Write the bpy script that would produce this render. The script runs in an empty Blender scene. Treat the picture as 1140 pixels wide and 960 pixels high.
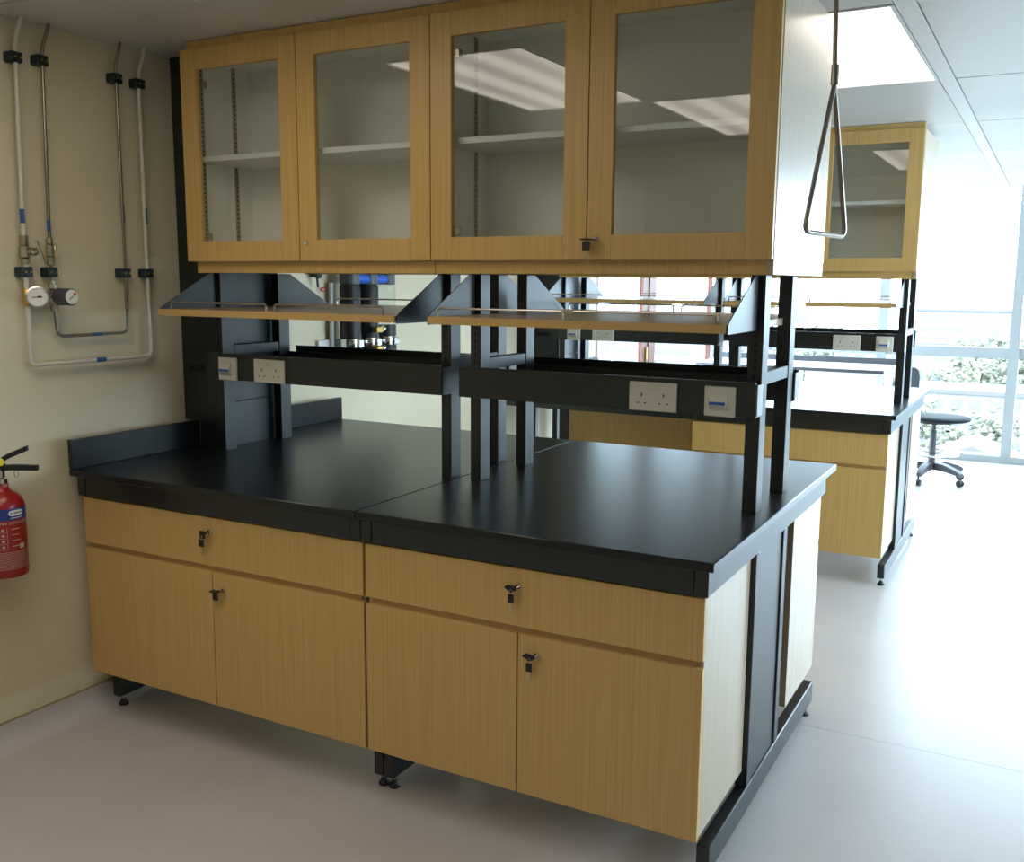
import bpy, bmesh, math, random
from mathutils import Vector, Matrix
random.seed(7)
sc = bpy.context.scene
C = sc.collection
PI = math.pi

# ------------------------------------------------------------------ camera
yaw, pitch, roll, FPX = 0.5015, 0.1525, -0.0068, 1096.86
fwd = Vector((-math.sin(yaw)*math.cos(pitch), math.cos(yaw)*math.cos(pitch), -math.sin(pitch)))
r0 = Vector((math.cos(yaw), math.sin(yaw), 0)); d0 = fwd.cross(r0)
rr = r0*math.cos(roll) + d0*math.sin(roll); dd = -r0*math.sin(roll) + d0*math.cos(roll)
cam_d = bpy.data.cameras.new('camera'); cam = bpy.data.objects.new('camera', cam_d); C.objects.link(cam)
cam.matrix_world = Matrix(((rr.x, -dd.x, -fwd.x, 2.8674), (rr.y, -dd.y, -fwd.y, -2.1947), (rr.z, -dd.z, -fwd.z, 1.5394), (0, 0, 0, 1)))
cam_d.sensor_fit = 'HORIZONTAL'; cam_d.sensor_width = 36.0; cam_d.lens = FPX/1140*36.0
cam_d.clip_start = 0.05; cam_d.clip_end = 2000
sc.camera = cam
# ------------------------------------------------------------------ light
W = bpy.data.worlds.new('sky'); sc.world = W; W.use_nodes = True
bg = W.node_tree.nodes['Background']; bg.inputs[0].default_value = (0.62, 0.82, 1.0, 1); bg.inputs[1].default_value = 15.5
LAMP = 4.6
sc.view_settings.view_transform = 'Standard'; sc.view_settings.look = 'None'
sc.view_settings.exposure = 0.0; sc.view_settings.gamma = 1.0; sc.view_settings.use_curve_mapping = False
def portal(name, loc, rot, sx, sy):
    l = bpy.data.lights.new(name, 'AREA'); l.shape = 'RECTANGLE'; l.size = sx; l.size_y = sy
    l.cycles.is_portal = True
    o = bpy.data.objects.new(name, l); C.objects.link(o); o.location = loc; o.rotation_euler = rot
portal('daylight_portal', (2.75, 7.30, 1.15), (-PI/2, 0, 0), 5.8, 2.4)
portal('daylight_portal', (5.75, 2.6, 1.15), (0, PI/2, 0), 2.4, 3.5)
portal('daylight_portal', (-0.20, 5.75, 1.15), (0, -PI/2, 0), 2.4, 2.8)

# ------------------------------------------------------------------ materials
def mat(name, col, rough=0.5, metal=0.0, spec=0.5, noise=None, bump=None, coat=0.0):
    m = bpy.data.materials.new(name); m.use_nodes = True
    nt = m.node_tree; b = nt.nodes['Principled BSDF']
    b.inputs['Base Color'].default_value = (*col, 1); b.inputs['Roughness'].default_value = rough
    b.inputs['Metallic'].default_value = metal; b.inputs['Specular IOR Level'].default_value = spec
    b.inputs['Coat Weight'].default_value = coat
    if noise or bump:
        tc = nt.nodes.new('ShaderNodeTexCoord')
    if noise:
        (sx, sy, sz), c2, lo, hi, det = noise
        mp = nt.nodes.new('ShaderNodeMapping'); mp.inputs['Scale'].default_value = (sx, sy, sz)
        nz = nt.nodes.new('ShaderNodeTexNoise'); nz.inputs['Scale'].default_value = 1.0; nz.inputs['Detail'].default_value = det
        rp = nt.nodes.new('ShaderNodeMapRange'); rp.inputs['From Min'].default_value = lo; rp.inputs['From Max'].default_value = hi
        mx = nt.nodes.new('ShaderNodeMix'); mx.data_type = 'RGBA'
        mx.inputs['A'].default_value = (*col, 1); mx.inputs['B'].default_value = (*c2, 1)
        nt.links.new(tc.outputs['Object'], mp.inputs['Vector']); nt.links.new(mp.outputs[0], nz.inputs['Vector'])
        nt.links.new(nz.outputs['Fac'], rp.inputs['Value']); nt.links.new(rp.outputs[0], mx.inputs['Factor'])
        nt.links.new(mx.outputs['Result'], b.inputs['Base Color'])
    if bump:
        s, st = bump
        nb = nt.nodes.new('ShaderNodeTexNoise'); nb.inputs['Scale'].default_value = s; nb.inputs['Detail'].default_value = 3
        bp = nt.nodes.new('ShaderNodeBump'); bp.inputs['Strength'].default_value = st; bp.inputs['Distance'].default_value = 0.002
        nt.links.new(tc.outputs['Object'], nb.inputs['Vector']); nt.links.new(nb.outputs['Fac'], bp.inputs['Height'])
        nt.links.new(bp.outputs[0], b.inputs['Normal'])
    return m
def glass(name, tint, ior=1.45):
    m = bpy.data.materials.new(name); m.use_nodes = True; nt = m.node_tree
    for n in list(nt.nodes):
        if n.type != 'OUTPUT_MATERIAL': nt.nodes.remove(n)
    out = nt.nodes[0]; t = nt.nodes.new('ShaderNodeBsdfTransparent'); t.inputs[0].default_value = (*tint, 1)
    g = nt.nodes.new('ShaderNodeBsdfGlossy'); g.inputs['Roughness'].default_value = 0.0
    f = nt.nodes.new('ShaderNodeFresnel'); f.inputs['IOR'].default_value = ior
    ge = nt.nodes.new('ShaderNodeNewGeometry'); ir = nt.nodes.new('ShaderNodeMapRange')      # same reflectance on both faces of a thin sheet
    ir.inputs['To Min'].default_value = ior; ir.inputs['To Max'].default_value = 1/ior
    nt.links.new(ge.outputs['Backfacing'], ir.inputs['Value']); nt.links.new(ir.outputs[0], f.inputs['IOR'])
    x = nt.nodes.new('ShaderNodeMixShader')
    nt.links.new(f.outputs[0], x.inputs[0]); nt.links.new(t.outputs[0], x.inputs[1]); nt.links.new(g.outputs[0], x.inputs[2]); nt.links.new(x.outputs[0], out.inputs[0])
    return m
OAK1, OAK2 = (0.62, 0.40, 0.138), (0.54, 0.338, 0.11)
M = {}
M['oak'] = mat('oak_laminate', OAK1, 0.38, noise=((130, 130, 2.2), OAK2, 0.38, 0.68, 3), spec=0.4)
M['oak_end_sheen'] = mat('oak_laminate_end_sheen', (0.46, 0.36, 0.25), 0.25, noise=((130, 130, 2.2), (0.40, 0.31, 0.21), 0.38, 0.68, 3), spec=0.6)  # same oak laminate, washed-out window sheen painted into a paler base
M['oak_edge'] = mat('oak_edge_band', (0.50, 0.31, 0.12), 0.4, noise=((3, 130, 130), OAK2, 0.38, 0.68, 3))
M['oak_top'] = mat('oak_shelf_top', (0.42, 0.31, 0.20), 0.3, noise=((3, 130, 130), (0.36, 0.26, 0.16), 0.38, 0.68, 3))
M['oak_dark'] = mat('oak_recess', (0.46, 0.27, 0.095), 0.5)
M['resin'] = mat('black_worktop', (0.006, 0.008, 0.010), 0.28, noise=((14, 14, 14), (0.010, 0.012, 0.014), 0.4, 0.7, 4), spec=0.40)
M['black'] = mat('black_powder_coat', (0.006, 0.0095, 0.0115), 0.38, spec=0.65)
M['wall'] = mat('cream_wall_paint', (0.70, 0.62, 0.44), 0.6, noise=((3, 3, 3), (0.66, 0.585, 0.415), 0.35, 0.7, 3), bump=(160, 0.08), spec=0.3)
M['floor'] = mat('grey_vinyl_floor', (0.62, 0.575, 0.56), 0.30, noise=((2.2, 2.2, 2.2), (0.56, 0.52, 0.51), 0.35, 0.75, 6), bump=(5, 0.05), spec=0.5)
M['seam'] = mat('seam_shadow_filler', (0.30, 0.26, 0.23), 0.7)
M['cap'] = mat('skirting_sealant', (0.38, 0.28, 0.17), 0.6)
M['panel'] = mat('ceiling_panel_metal', (0.62, 0.60, 0.57), 0.38, noise=((1.6, 1.6, 1.6), (0.57, 0.55, 0.53), 0.4, 0.7, 4), spec=0.4)
M['runner'] = mat('ceiling_runner', (0.70, 0.69, 0.67), 0.45)
M['plenum'] = mat('ceiling_void', (0.10, 0.09, 0.08), 0.8)
M['white_in'] = mat('white_melamine', (0.92, 0.91, 0.85), 0.45)
M['white'] = mat('white_plastic', (0.72, 0.69, 0.60), 0.35)
M['wpaint'] = mat('white_coated_metal', (0.72, 0.72, 0.70), 0.4)
M['mullion'] = mat('pale_grey_aluminium', (0.36, 0.38, 0.39), 0.45)
M['blue'] = mat('blue_plastic', (0.03, 0.12, 0.55), 0.4)
M['bluelabel'] = mat('blue_tape', (0.025, 0.09, 0.28), 0.5)
M['steel'] = mat('stainless_steel', (0.55, 0.52, 0.48), 0.22, metal=1.0)
M['tube'] = mat('dull_stainless_tube', (0.27, 0.235, 0.195), 0.28, metal=1.0)
M['rail'] = mat('dull_steel_wire', (0.45, 0.41, 0.36), 0.25, metal=1.0)
M['chrome'] = mat('chrome', (0.75, 0.75, 0.75), 0.12, metal=1.0)
M['brass'] = mat('brass', (0.55, 0.36, 0.08), 0.3, metal=0.8)
M['nickel'] = mat('nickel_fitting', (0.42, 0.37, 0.28), 0.3, metal=1.0)
M['pvc'] = mat('white_pipe', (0.62, 0.58, 0.48), 0.35)
M['clamp'] = mat('dark_green_clamp', (0.006, 0.018, 0.020), 0.4)
M['screw'] = mat('yellow_screw', (0.45, 0.33, 0.06), 0.4, metal=0.6)
M['rubber'] = mat('black_rubber', (0.006, 0.006, 0.007), 0.5)
M['dark'] = mat('dark_slot', (0.006, 0.006, 0.007), 0.7)
M['grey'] = mat('dark_grey_knob', (0.06, 0.06, 0.07), 0.45)
M['dial'] = mat('dial_white', (0.78, 0.76, 0.70), 0.4)
M['red'] = mat('red_enamel', (0.30, 0.008, 0.009), 0.3, coat=0.2)
M['redp'] = mat('red_plastic', (0.55, 0.03, 0.03), 0.4)
M['ext_blue'] = mat('label_blue', (0.02, 0.04, 0.22), 0.4)
M['print'] = mat('label_print_pale', (0.62, 0.45, 0.40), 0.5)
M['printw'] = mat('label_print_white', (0.80, 0.80, 0.78), 0.5)
M['yellow'] = mat('yellow_tag', (0.75, 0.62, 0.03), 0.4)
M['timber'] = mat('red_brown_timber', (0.17, 0.040, 0.016), 0.45, noise=((60, 60, 2), (0.12, 0.028, 0.011), 0.4, 0.7, 3))
M['stool'] = mat('charcoal_upholstery', (0.012, 0.014, 0.018), 0.7, spec=0.2)
M['paper'] = mat('white_paper', (0.8, 0.8, 0.8), 0.7)
M['leaf'] = mat('tree_leaves', (0.25, 0.24, 0.18), 0.9, spec=0.0, noise=((0.9, 0.9, 0.9), (0.19, 0.195, 0.145), 0.42, 0.58, 4))
M['bark'] = mat('tree_bark', (0.14, 0.11, 0.09), 0.8)
M['conc'] = mat('pale_concrete', (0.22, 0.22, 0.22), 0.8)
M['roofm'] = mat('pale_roof', (0.13, 0.115, 0.118), 0.8)
M['bwin'] = mat('far_window_glass', (0.17, 0.17, 0.17), 0.5)
M['ground'] = mat('far_ground', (0.14, 0.14, 0.14), 0.9, noise=((0.05, 0.05, 0.05), (0.11, 0.12, 0.118), 0.4, 0.6, 4))
M['glass'] = glass('cabinet_glass', (0.965, 0.975, 0.96), 1.52)
M['pane'] = glass('window_glass', (0.97, 0.985, 0.98), 1.3)
M['clear'] = glass('clear_plastic', (0.9, 0.94, 0.95), 1.4)
def lamp_mat():
    m = bpy.data.materials.new('light_diffuser'); m.use_nodes = True; nt = m.node_tree
    for n in list(nt.nodes):
        if n.type != 'OUTPUT_MATERIAL': nt.nodes.remove(n)
    out = nt.nodes[0]; e = nt.nodes.new('ShaderNodeEmission'); e.inputs[0].default_value = (1.0, 0.91, 0.79, 1)
    tc = nt.nodes.new('ShaderNodeTexCoord'); w = nt.nodes.new('ShaderNodeTexWave'); w.bands_direction = 'X'; w.wave_profile = 'SIN'
    mp = nt.nodes.new('ShaderNodeMapping'); mp.inputs['Location'].default_value = (0.0, 0, 0)
    w.inputs['Scale'].default_value = 1.66          # three tubes glow through the diffuser
    r = nt.nodes.new('ShaderNodeMapRange'); r.inputs['From Min'].default_value = 0; r.inputs['From Max'].default_value = 1
    r.inputs['To Min'].default_value = 0.75*LAMP; r.inputs['To Max'].default_value = 1.3*LAMP
    nt.links.new(tc.outputs['Object'], mp.inputs[0]); nt.links.new(mp.outputs[0], w.inputs['Vector'])
    nt.links.new(w.outputs['Fac'], r.inputs['Value']); nt.links.new(r.outputs[0], e.inputs[1]); nt.links.new(e.outputs[0], out.inputs[0])
    return m
M['lamp'] = lamp_mat()

# ------------------------------------------------------------------ mesh helpers
class MB:
    def __init__(s): s.bm = bmesh.new()
    def box(s, x0, x1, y0, y1, z0, z1, bev=0.0):
        t = bmesh.new()
        v = [t.verts.new((x, y, z)) for x in (x0, x1) for y in (y0, y1) for z in (z0, z1)]
        for f in ((0, 1, 3, 2), (4, 6, 7, 5), (0, 4, 5, 1), (2, 3, 7, 6), (0, 2, 6, 4), (1, 5, 7, 3)):
            t.faces.new([v[i] for i in f])
        if bev: bmesh.ops.bevel(t, geom=t.edges[:], offset=bev, segments=1, affect='EDGES', profile=0.5)
        s._add(t); return s
    def _add(s, t):
        me = bpy.data.meshes.new('tmp'); t.to_mesh(me); t.free(); s.bm.from_mesh(me); bpy.data.meshes.remove(me)
    def prism(s, poly, axis, a0, a1):
        # poly of 2-D points in the two other axes (x: (y,z), y: (x,z), z: (x,y))
        def P(p, a):
            return {'x': (a, p[0], p[1]), 'y': (p[0], a, p[1]), 'z': (p[0], p[1], a)}[axis]
        v0 = [s.bm.verts.new(P(p, a0)) for p in poly]; v1 = [s.bm.verts.new(P(p, a1)) for p in poly]
        n = len(poly)
        s.bm.faces.new(v0[::-1]); s.bm.faces.new(v1)
        for i in range(n): s.bm.faces.new([v0[i], v0[(i+1) % n], v1[(i+1) % n], v1[i]])
        return s
    def tube(s, path, r, seg=10, fillet=0.0, closed=False):
        path = [Vector(p) for p in path]
        if fillet:
            q = [path[0]]
            for a, b, c in zip(path, path[1:], path[2:]):
                f1 = min(fillet, (a-b).length*0.49); f2 = min(fillet, (c-b).length*0.49); f = min(f1, f2)
                p0 = b+(a-b).normalized()*f; p2 = b+(c-b).normalized()*f
                for k in range(7):
                    t = k/6; q.append((1-t)**2*p0 + 2*t*(1-t)*b + t*t*p2)
            q.append(path[-1]); path = q
        rings = []; n = len(path); up = None
        for i, p in enumerate(path):
            if closed: d = path[(i+1) % n]-path[i-1]
            else: d = path[min(i+1, n-1)]-path[max(i-1, 0)]
            d.normalize()
            if up is None:
                up = d.orthogonal().normalized()
            else:
                up = (up - d*up.dot(d)).normalized()
            sd = d.cross(up)
            rings.append([s.bm.verts.new(p+(up*math.cos(2*PI*k/seg)+sd*math.sin(2*PI*k/seg))*r) for k in range(seg)])
        for i in range(n if closed else n-1):
            A, B = rings[i], rings[(i+1) % n]
            for k in range(seg):
                f = s.bm.faces.new([A[k], A[(k+1) % seg], B[(k+1) % seg], B[k]]); f.smooth = True
        if not closed: s.bm.faces.new(rings[0][::-1]); s.bm.faces.new(rings[-1])
        return s
    def lathe(s, prof, origin, axis, seg=24):
        o = Vector(origin); ax = Vector(axis).normalized(); u = ax.orthogonal().normalized(); w = ax.cross(u)
        rings = []
        for r, h in prof:
            rings.append([s.bm.verts.new(o+ax*h+(u*math.cos(2*PI*k/seg)+w*math.sin(2*PI*k/seg))*max(r, 1e-5)) for k in range(seg)])
        for A, B in zip(rings, rings[1:]):
            for k in range(seg):
                f = s.bm.faces.new([A[k], A[(k+1) % seg], B[(k+1) % seg], B[k]]); f.smooth = True
        s.bm.faces.new(rings[0][::-1]); s.bm.faces.new(rings[-1])
        return s
    def build(s, name, m, parent=None):
        off = Vector((0, 0, 0))
        p = parent
        while p is not None: off += p.location; p = p.parent
        if off.length: bmesh.ops.translate(s.bm, verts=s.bm.verts[:], vec=-off)
        bmesh.ops.recalc_face_normals(s.bm, faces=s.bm.faces[:])
        me = bpy.data.meshes.new(name); s.bm.to_mesh(me); s.bm.free()
        # sharp edges where faces meet at more than 40 degrees
        me.materials.append(M[m] if isinstance(m, str) else m)
        try: me.set_sharp_from_angle(angle=math.radians(40))
        except Exception: pass
        o = bpy.data.objects.new(name, me); C.objects.link(o)
        if parent is not None: o.parent = parent
        return o
def B(*a, **k): return MB().box(*a, **k)
def tag(o, label, cat, group=None):
    o['label'] = label; o['category'] = cat
    if group: o['group'] = group
    return o
def thing(name, label, cat, loc, group=None):
    o = bpy.data.objects.new(name, None); C.objects.link(o); o.location = loc; o.empty_display_size = 0.1
    return tag(o, label, cat, group)
def struct(o, label=None):
    o['kind'] = 'structure'
    if label: o['label'] = label
    return o
def copy_tree(o, parent=None, dloc=None, label=None, group=None):
    c = o.copy(); C.objects.link(c)
    if parent is not None: c.parent = parent
    if dloc: c.location = o.location + Vector(dloc)
    if label: c['label'] = label
    if group: c['group'] = group
    for ch in o.children: copy_tree(ch, c)
    return c

# ================================================================== SETTING
XW, ZC = -0.06, 2.335            # left wall plane, ceiling height
XR, YF, YB = 5.6, -4.6, 7.17     # right wall, wall behind the camera, glazed wall
fl = struct(B(-0.3, XR+0.2, YF-0.2, YB+0.25, -0.25, -0.004).build('floor', 'seam'), 'pale grey vinyl floor')
for (y0, y1) in ((YF, 1.1645), (1.1665, 3.20), (3.202, 5.2), (5.202, YB)):
    B(XW, XR, y0, y1, -0.004, 0.0).build('vinyl_sheet', 'floor', fl)
YT = 4.40                        # the left wall ends here and timber glazing begins
struct(B(XW-0.2, XW, YF, YT, 0, ZC+0.2).build('wall_left', 'wall'), 'cream painted wall')
YG, YH = 0.9, 4.3                         # span of an unseen window band, added to throw daylight on the bench ends
struct(B(XR, XR+0.2, YF, YG, 0, ZC+0.2).build('wall_right', 'wall'), 'cream painted wall')
struct(B(XR, XR+0.2, YH, YB, 0, ZC+0.2).build('wall_right', 'wall'), 'cream painted wall')
w3 = struct(B(XR, XR+0.12, YG, YH, 0.0, 0.06).build('added_window_3', 'mullion'), 'unseen window wall added along the right side for daylight')
for k in range(5):
    y = YG+.04+k*(YH-YG-.08)/4; B(XR-.02, XR+.12, y-.04, y+.04, .06, ZC+.1).build('mullion', 'mullion', w3)
    if k < 4:
        y1 = YG+.04+(k+1)*(YH-YG-.08)/4
        B(XR, XR+.1, y+.04, y1-.04, .90, .99).build('transom', 'mullion', w3)
        B(XR+.04, XR+.048, y+.04, y1-.04, .06, .90).build('pane', 'pane', w3); B(XR+.04, XR+.048, y+.04, y1-.04, .99, ZC+.1).build('pane', 'pane', w3)
struct(B(XW-0.2, XR+0.2, YF-0.2, YF, 0, ZC+0.2).build('wall_front', 'wall'))
# coved vinyl skirting on the left wall
prof = [(XW, 0.0), (XW+0.06, 0.0)]
for k in range(1, 8):
    a = k/7*PI/2; prof.append((XW+0.06-0.056*math.sin(a), 0.056-0.056*math.cos(a)))
prof += [(XW+0.004, 0.085), (XW, 0.085)]
bl = struct(MB().prism(prof, 'y', YF, YT).build('baseboard_left', 'floor'), 'coved grey vinyl skirting')
B(XW, XW+0.006, YF, YT, 0.085, 0.090).build('sealant_bead', 'cap', bl)

# ceiling of metal panels with recessed joints
ce = struct(B(XW-0.2, XR+0.2, YF-0.2, YB+0.2, ZC+0.02, ZC+0.2).build('ceiling', 'plenum'), 'white metal panel ceiling')
xs = [XW, 0.58, 1.18, 1.78, 2.385]; xs2 = [2.445, 3.045, 3.645, 4.245, 4.845, XR]
ysl = [YF, -3.83, -2.63, -1.43, -0.23, 0.97, 2.19, 3.37, 4.57, 5.77, YB]
LIGHTS = {(1, 3): 'panel light in the ceiling in front of the near wall cabinets',
          (2, 2): 'panel light in the ceiling nearest the camera',
          (3, 5): 'bright panel light in the ceiling between the two rows of wall cabinets'}
def ceil_panel(x0, x1, y0, y1):
    B(x0+0.002, x1-0.002, y0+0.006, y1-0.006, ZC, ZC+0.02, bev=0.002).build('ceiling_panel', 'panel', ce)
light_n = 0
def ceiling_light(x0, x1, y0, y1, label):
    t = thing('ceiling_light', label, 'light', ((x0+x1)/2, (y0+y1)/2, ZC), 'recessed ceiling lights')
    f = MB(); e = 0.012
    f.box(x0+0.002, x1-0.002, y0+0.003, y0+0.003+e, ZC-0.003, ZC+0.019); f.box(x0+0.002, x1-0.002, y1-0.003-e, y1-0.003, ZC-0.003, ZC+0.019)
    f.box(x0+0.002, x0+0.002+e, y0+e, y1-e, ZC-0.003, ZC+0.019); f.box(x1-0.002-e, x1-0.002, y0+e, y1-e, ZC-0.003, ZC+0.019)
    f.build('frame', 'runner', t)
    B(x0+e, x1-e, y0+e, y1-e, ZC+0.004, ZC+0.012).build('diffuser', 'lamp', t)
for xi, xl in enumerate((xs, xs2)):
    for i in range(len(xl)-1):
        for j in range(len(ysl)-1):
            if xi == 0 and (i, j) in LIGHTS: ceiling_light(xl[i], xl[i+1], ysl[j], ysl[j+1], LIGHTS[(i, j)])
            elif xi == 1 and (i, j) == (0, 4):
                g = thing('ceiling_grille', 'grey louvred grille in the ceiling beside the pull rod', 'vent', ((xl[i]+xl[i+1])/2, (ysl[j]+ysl[j+1])/2, ZC))
                x0, x1, y0, y1 = xl[i]+.003, xl[i+1]-.003, ysl[j]+.003, ysl[j+1]-.003
                f = MB(); e = .03
                f.box(x0, x1, y0, y0+e, ZC-.003, ZC+.019); f.box(x0, x1, y1-e, y1, ZC-.003, ZC+.019)
                f.box(x0, x0+e, y0+e, y1-e, ZC-.003, ZC+.019); f.box(x1-e, x1, y0+e, y1-e, ZC-.003, ZC+.019)
                f.build('frame', 'runner', g)
                yy = y0+e+.02
                while yy < y1-e-.02:
                    MB().prism([(yy, ZC+.002), (yy+.003, ZC+.002), (yy+.015, ZC+.018), (yy+.012, ZC+.018)], 'x', x0+e, x1-e).build('louvre', 'mullion', g); yy += .03
            else: ceil_panel(xl[i], xl[i+1], ysl[j], ysl[j+1])
struct(B(2.387, 2.443, YF, YB, ZC-0.002, ZC+0.02).build('trim_1', 'runner'), 'flat white runner strip in the ceiling')

# glazed wall at the far end: mullions, transoms, panes
w2 = struct(B(XW, XR, YB, YB+0.12, 0.0, 0.06).build('window_2', 'mullion'), 'floor to ceiling window wall with pale grey mullions')
mx = [0.0, 0.47, 1.515, 2.575, 3.62, 4.67, XR]
for x in mx: B(x-0.04, x+0.04, YB-0.02, YB+0.12, 0.06, ZC+0.1).build('mullion', 'mullion', w2)
for a, b in zip(mx, mx[1:]):
    if b-a > .3:
        B(a+.04, b-.04, YB, YB+.1, 0.90, 0.99).build('transom', 'mullion', w2)
    B(a+.04, b-.04, YB+.04, YB+.048, 0.06, 0.90).build('pane', 'pane', w2)
    B(a+.04, b-.04, YB+.04, YB+.048, 0.99, ZC+.1).build('pane', 'pane', w2)
# timber framed glazing closing the left side beyond the second bench
w1 = struct(B(XW-0.12, XW, YT, YB, 0.0, 0.10).build('window_1', 'timber'), 'red brown timber framed glazed doors')
for (a, b, d) in ((YT, YT+.04, 0), (5.33, 5.45, 0), (5.455, 5.60, .008), (YB-.07, YB-.02, 0)):
    B(XW-0.035, XW+d, a, b, 0.10, ZC+.1).build('stile', 'timber', w1)
B(XW-0.035, XW, YT+.04, 5.33, ZC-.12, ZC+.1).build('rail', 'timber', w1); B(XW-0.035, XW, 5.60, YB-.07, ZC-.12, ZC+.1).build('rail', 'timber', w1)
for a, b in ((YT+.04, 5.33), (5.60, YB-.07)): B(XW-.025, XW-.017, a, b, .10, ZC-.12).build('pane', 'pane', w1)
lk = B(XW, XW+.012, 5.40, 5.43, .80, 1.0).build('lock_plate', 'brass', w1); B(XW+.012, XW+.013, 5.409, 5.420, .86, .90).build('keyhole', 'dark', lk)

# ================================================================== BENCHES
ZT, SL = 0.90, 0.0235
YM = 0.6565                       # bench centre line
def mir(y): return 2*YM - y
def rng(a, b): return (min(a, b), max(a, b))

def worktop(x0, x1, label):
    t = thing('worktop', label, 'worktop', ((x0+x1)/2, YM, ZT-SL), 'black laboratory worktops')
    B(x0, x1, -0.06, mir(-0.06), ZT-SL, ZT, bev=0.0025).build('slab', 'resin', t)
    return t

def foot_bar(mb_parent, x0, x1):
    f = B(x0, x1, 0.08, 1.29, 0.040, 0.115, bev=0.003).build('foot_bar', 'black', mb_parent)
    for y in (0.11, 1.25):
        xc = (x0+x1)/2
        MB().lathe([(0.006, 0.014), (0.006, 0.041)], (xc, y, 0), (0, 0, 1), 10).build('foot_stem', 'steel', f)
        MB().lathe([(0.018, 0.0), (0.018, 0.006), (0.011, 0.014), (0.009, 0.022)], (xc, y, 0), (0, 0, 1), 16).build('foot_pad', 'rubber', f)

def bench_frame(x0, x1, label, end):
    t = thing('bench_frame', label, 'frame', ((x0+x1)/2, YM, 0), 'black steel bench frames')
    z0, z1 = 0.800, ZT-SL
    for (ya, yb) in ((-0.012, 0.028), rng(mir(-0.012), mir(0.028))):
        B(x0+0.037, x1-0.037, ya, yb, z0, z1, bev=0.0015).build('apron', 'black', t)
    for (a, b) in ((x0, x0+0.035), (x1-0.035, x1)):
        B(a, b, -0.014, mir(-0.014), z0, z1, bev=0.0015).build('side_rail', 'black', t)
        foot_bar(t, a, b)
        for (ya, yb) in ((0.42, 0.462), (0.728, 0.77)):
            B(a, b, ya, yb, 0.115, z0, bev=0.002).build('post', 'black', t)
    if end:
        B(x1-0.02, x1-0.006, 0.464, 0.726, 0.115, z0, bev=0.001).build('infill_panel', 'black', t)
    return t

def lock(x, y, z, parent):
    MB().lathe([(0.0085, 0), (0.0085, 0.004), (0.0065, 0.008), (0.0065, 0.010)], (x, y, z), (0, -1, 0), 16).build('lock', 'chrome', parent)

def base_cabinet(x0, x1, xm, label, rear=False, lockx=None):
    t = thing('base_cabinet', label, 'cabinet', ((x0+x1)/2, 0.2, 0.166), 'oak base cabinets')
    Y = (lambda a, b: rng(mir(a), mir(b))) if rear else (lambda a, b: (a, b))
    zb, zt = 0.166, 0.797
    c = MB(); e = 0.018
    ya, yb = Y(0.019, 0.412)
    c.box(x0, x0+e, ya, yb, zb, zt); c.box(x0+e, x1-e, ya, yb, zb, zb+e)
    if rear: c.box(x0+e, x1-e, ya, ya+e, zb+e, zt)
    else: c.box(x0+e, x1-e, yb-e, yb, zb+e, zt)
    c.box(x0+e, x1-e, ya, yb-e if not rear else yb, zt-e, zt)
    c.build('carcass', 'oak', t)
    B(x1-e, x1-.004 if not rear else x1+.001, ya, yb, zb, zt, bev=0.001).build('end_panel', 'oak_end_sheen', t)
    y0, y1 = Y(0.012, 0.019)
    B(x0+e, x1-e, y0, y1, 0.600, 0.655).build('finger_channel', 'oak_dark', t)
    y0, y1 = Y(0.0, 0.018)
    d = B(x0+.001, x1-.001, y0, y1, 0.634, 0.793, bev=0.0012).build('drawer_front', 'oak', t)
    if not rear: lock(lockx[0][0], 0.0, lockx[0][1], d)
    for k, (a, b) in enumerate(((x0+.001, xm-.0015), (xm+.0015, x1-.001))):
        dr = B(a, b, y0, y1, zb, 0.615, bev=0.0012).build('door', 'oak', t)
        if k == 1 and not rear: lock(lockx[1][0], 0.0, lockx[1][1], dr)
    return t

def keys(x, y, z, label, style):
    # one key in the lock, its twin hanging from the ring
    t = thing('key_pair', label, 'keys', (x, y, z-0.04), 'black headed keys in the locks')
    y0 = y-0.012
    MB().tube([(x, y-0.008, z), (x, y0-0.006, z)], 0.002, 8).build('key_blade', 'steel', t)
    if style == 0:    # head seen flat on, hanging beside the lock
        B(x-0.030, x-0.006, y0-0.010, y0-0.006, z-0.022, z+0.004, bev=0.0015).build('key_head', 'rubber', t)
        B(x-0.008, x+0.002, y0-0.010, y0-0.006, z-0.004, z+0.003).build('key_neck', 'rubber', t)
        dz, dx = -0.038, -0.020
    elif style == 1:
        MB().prism([(x-0.036, z-0.002), (x-0.026, z+0.006), (x-0.004, z+0.004), (x+0.002, z-0.005), (x-0.014, z-0.014)], 'y', y0-0.010, y0-0.005).build('key_head', 'rubber', t)
        dz, dx = -0.032, -0.014
    else:
        B(x-0.034, x-0.002, y0-0.024, y0-0.002, z-0.004, z, bev=0.0012).build('key_head', 'rubber', t)
        dz, dx = -0.022, -0.020
    ring = [(x+dx+0.006*math.cos(a), y0-0.011, z+dz+0.020+0.007*math.sin(a)) for a in [2*PI*k/12 for k in range(12)]]
    MB().tube(ring, 0.0008, 6, closed=True).build('key_ring', 'steel', t)
    w = 0.012 if style != 1 else 0.009
    B(x+dx-w, x+dx+w, y0-0.012, y0-0.009, z+dz-0.010, z+dz+0.015, bev=0.0015).build('spare_key_head', 'rubber', t)
    B(x+dx-0.003, x+dx+0.003, y0-0.0112, y0-0.0098, z+dz-0.034, z+dz-0.010).build('spare_key_blade', 'steel', t)
    return t

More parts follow.
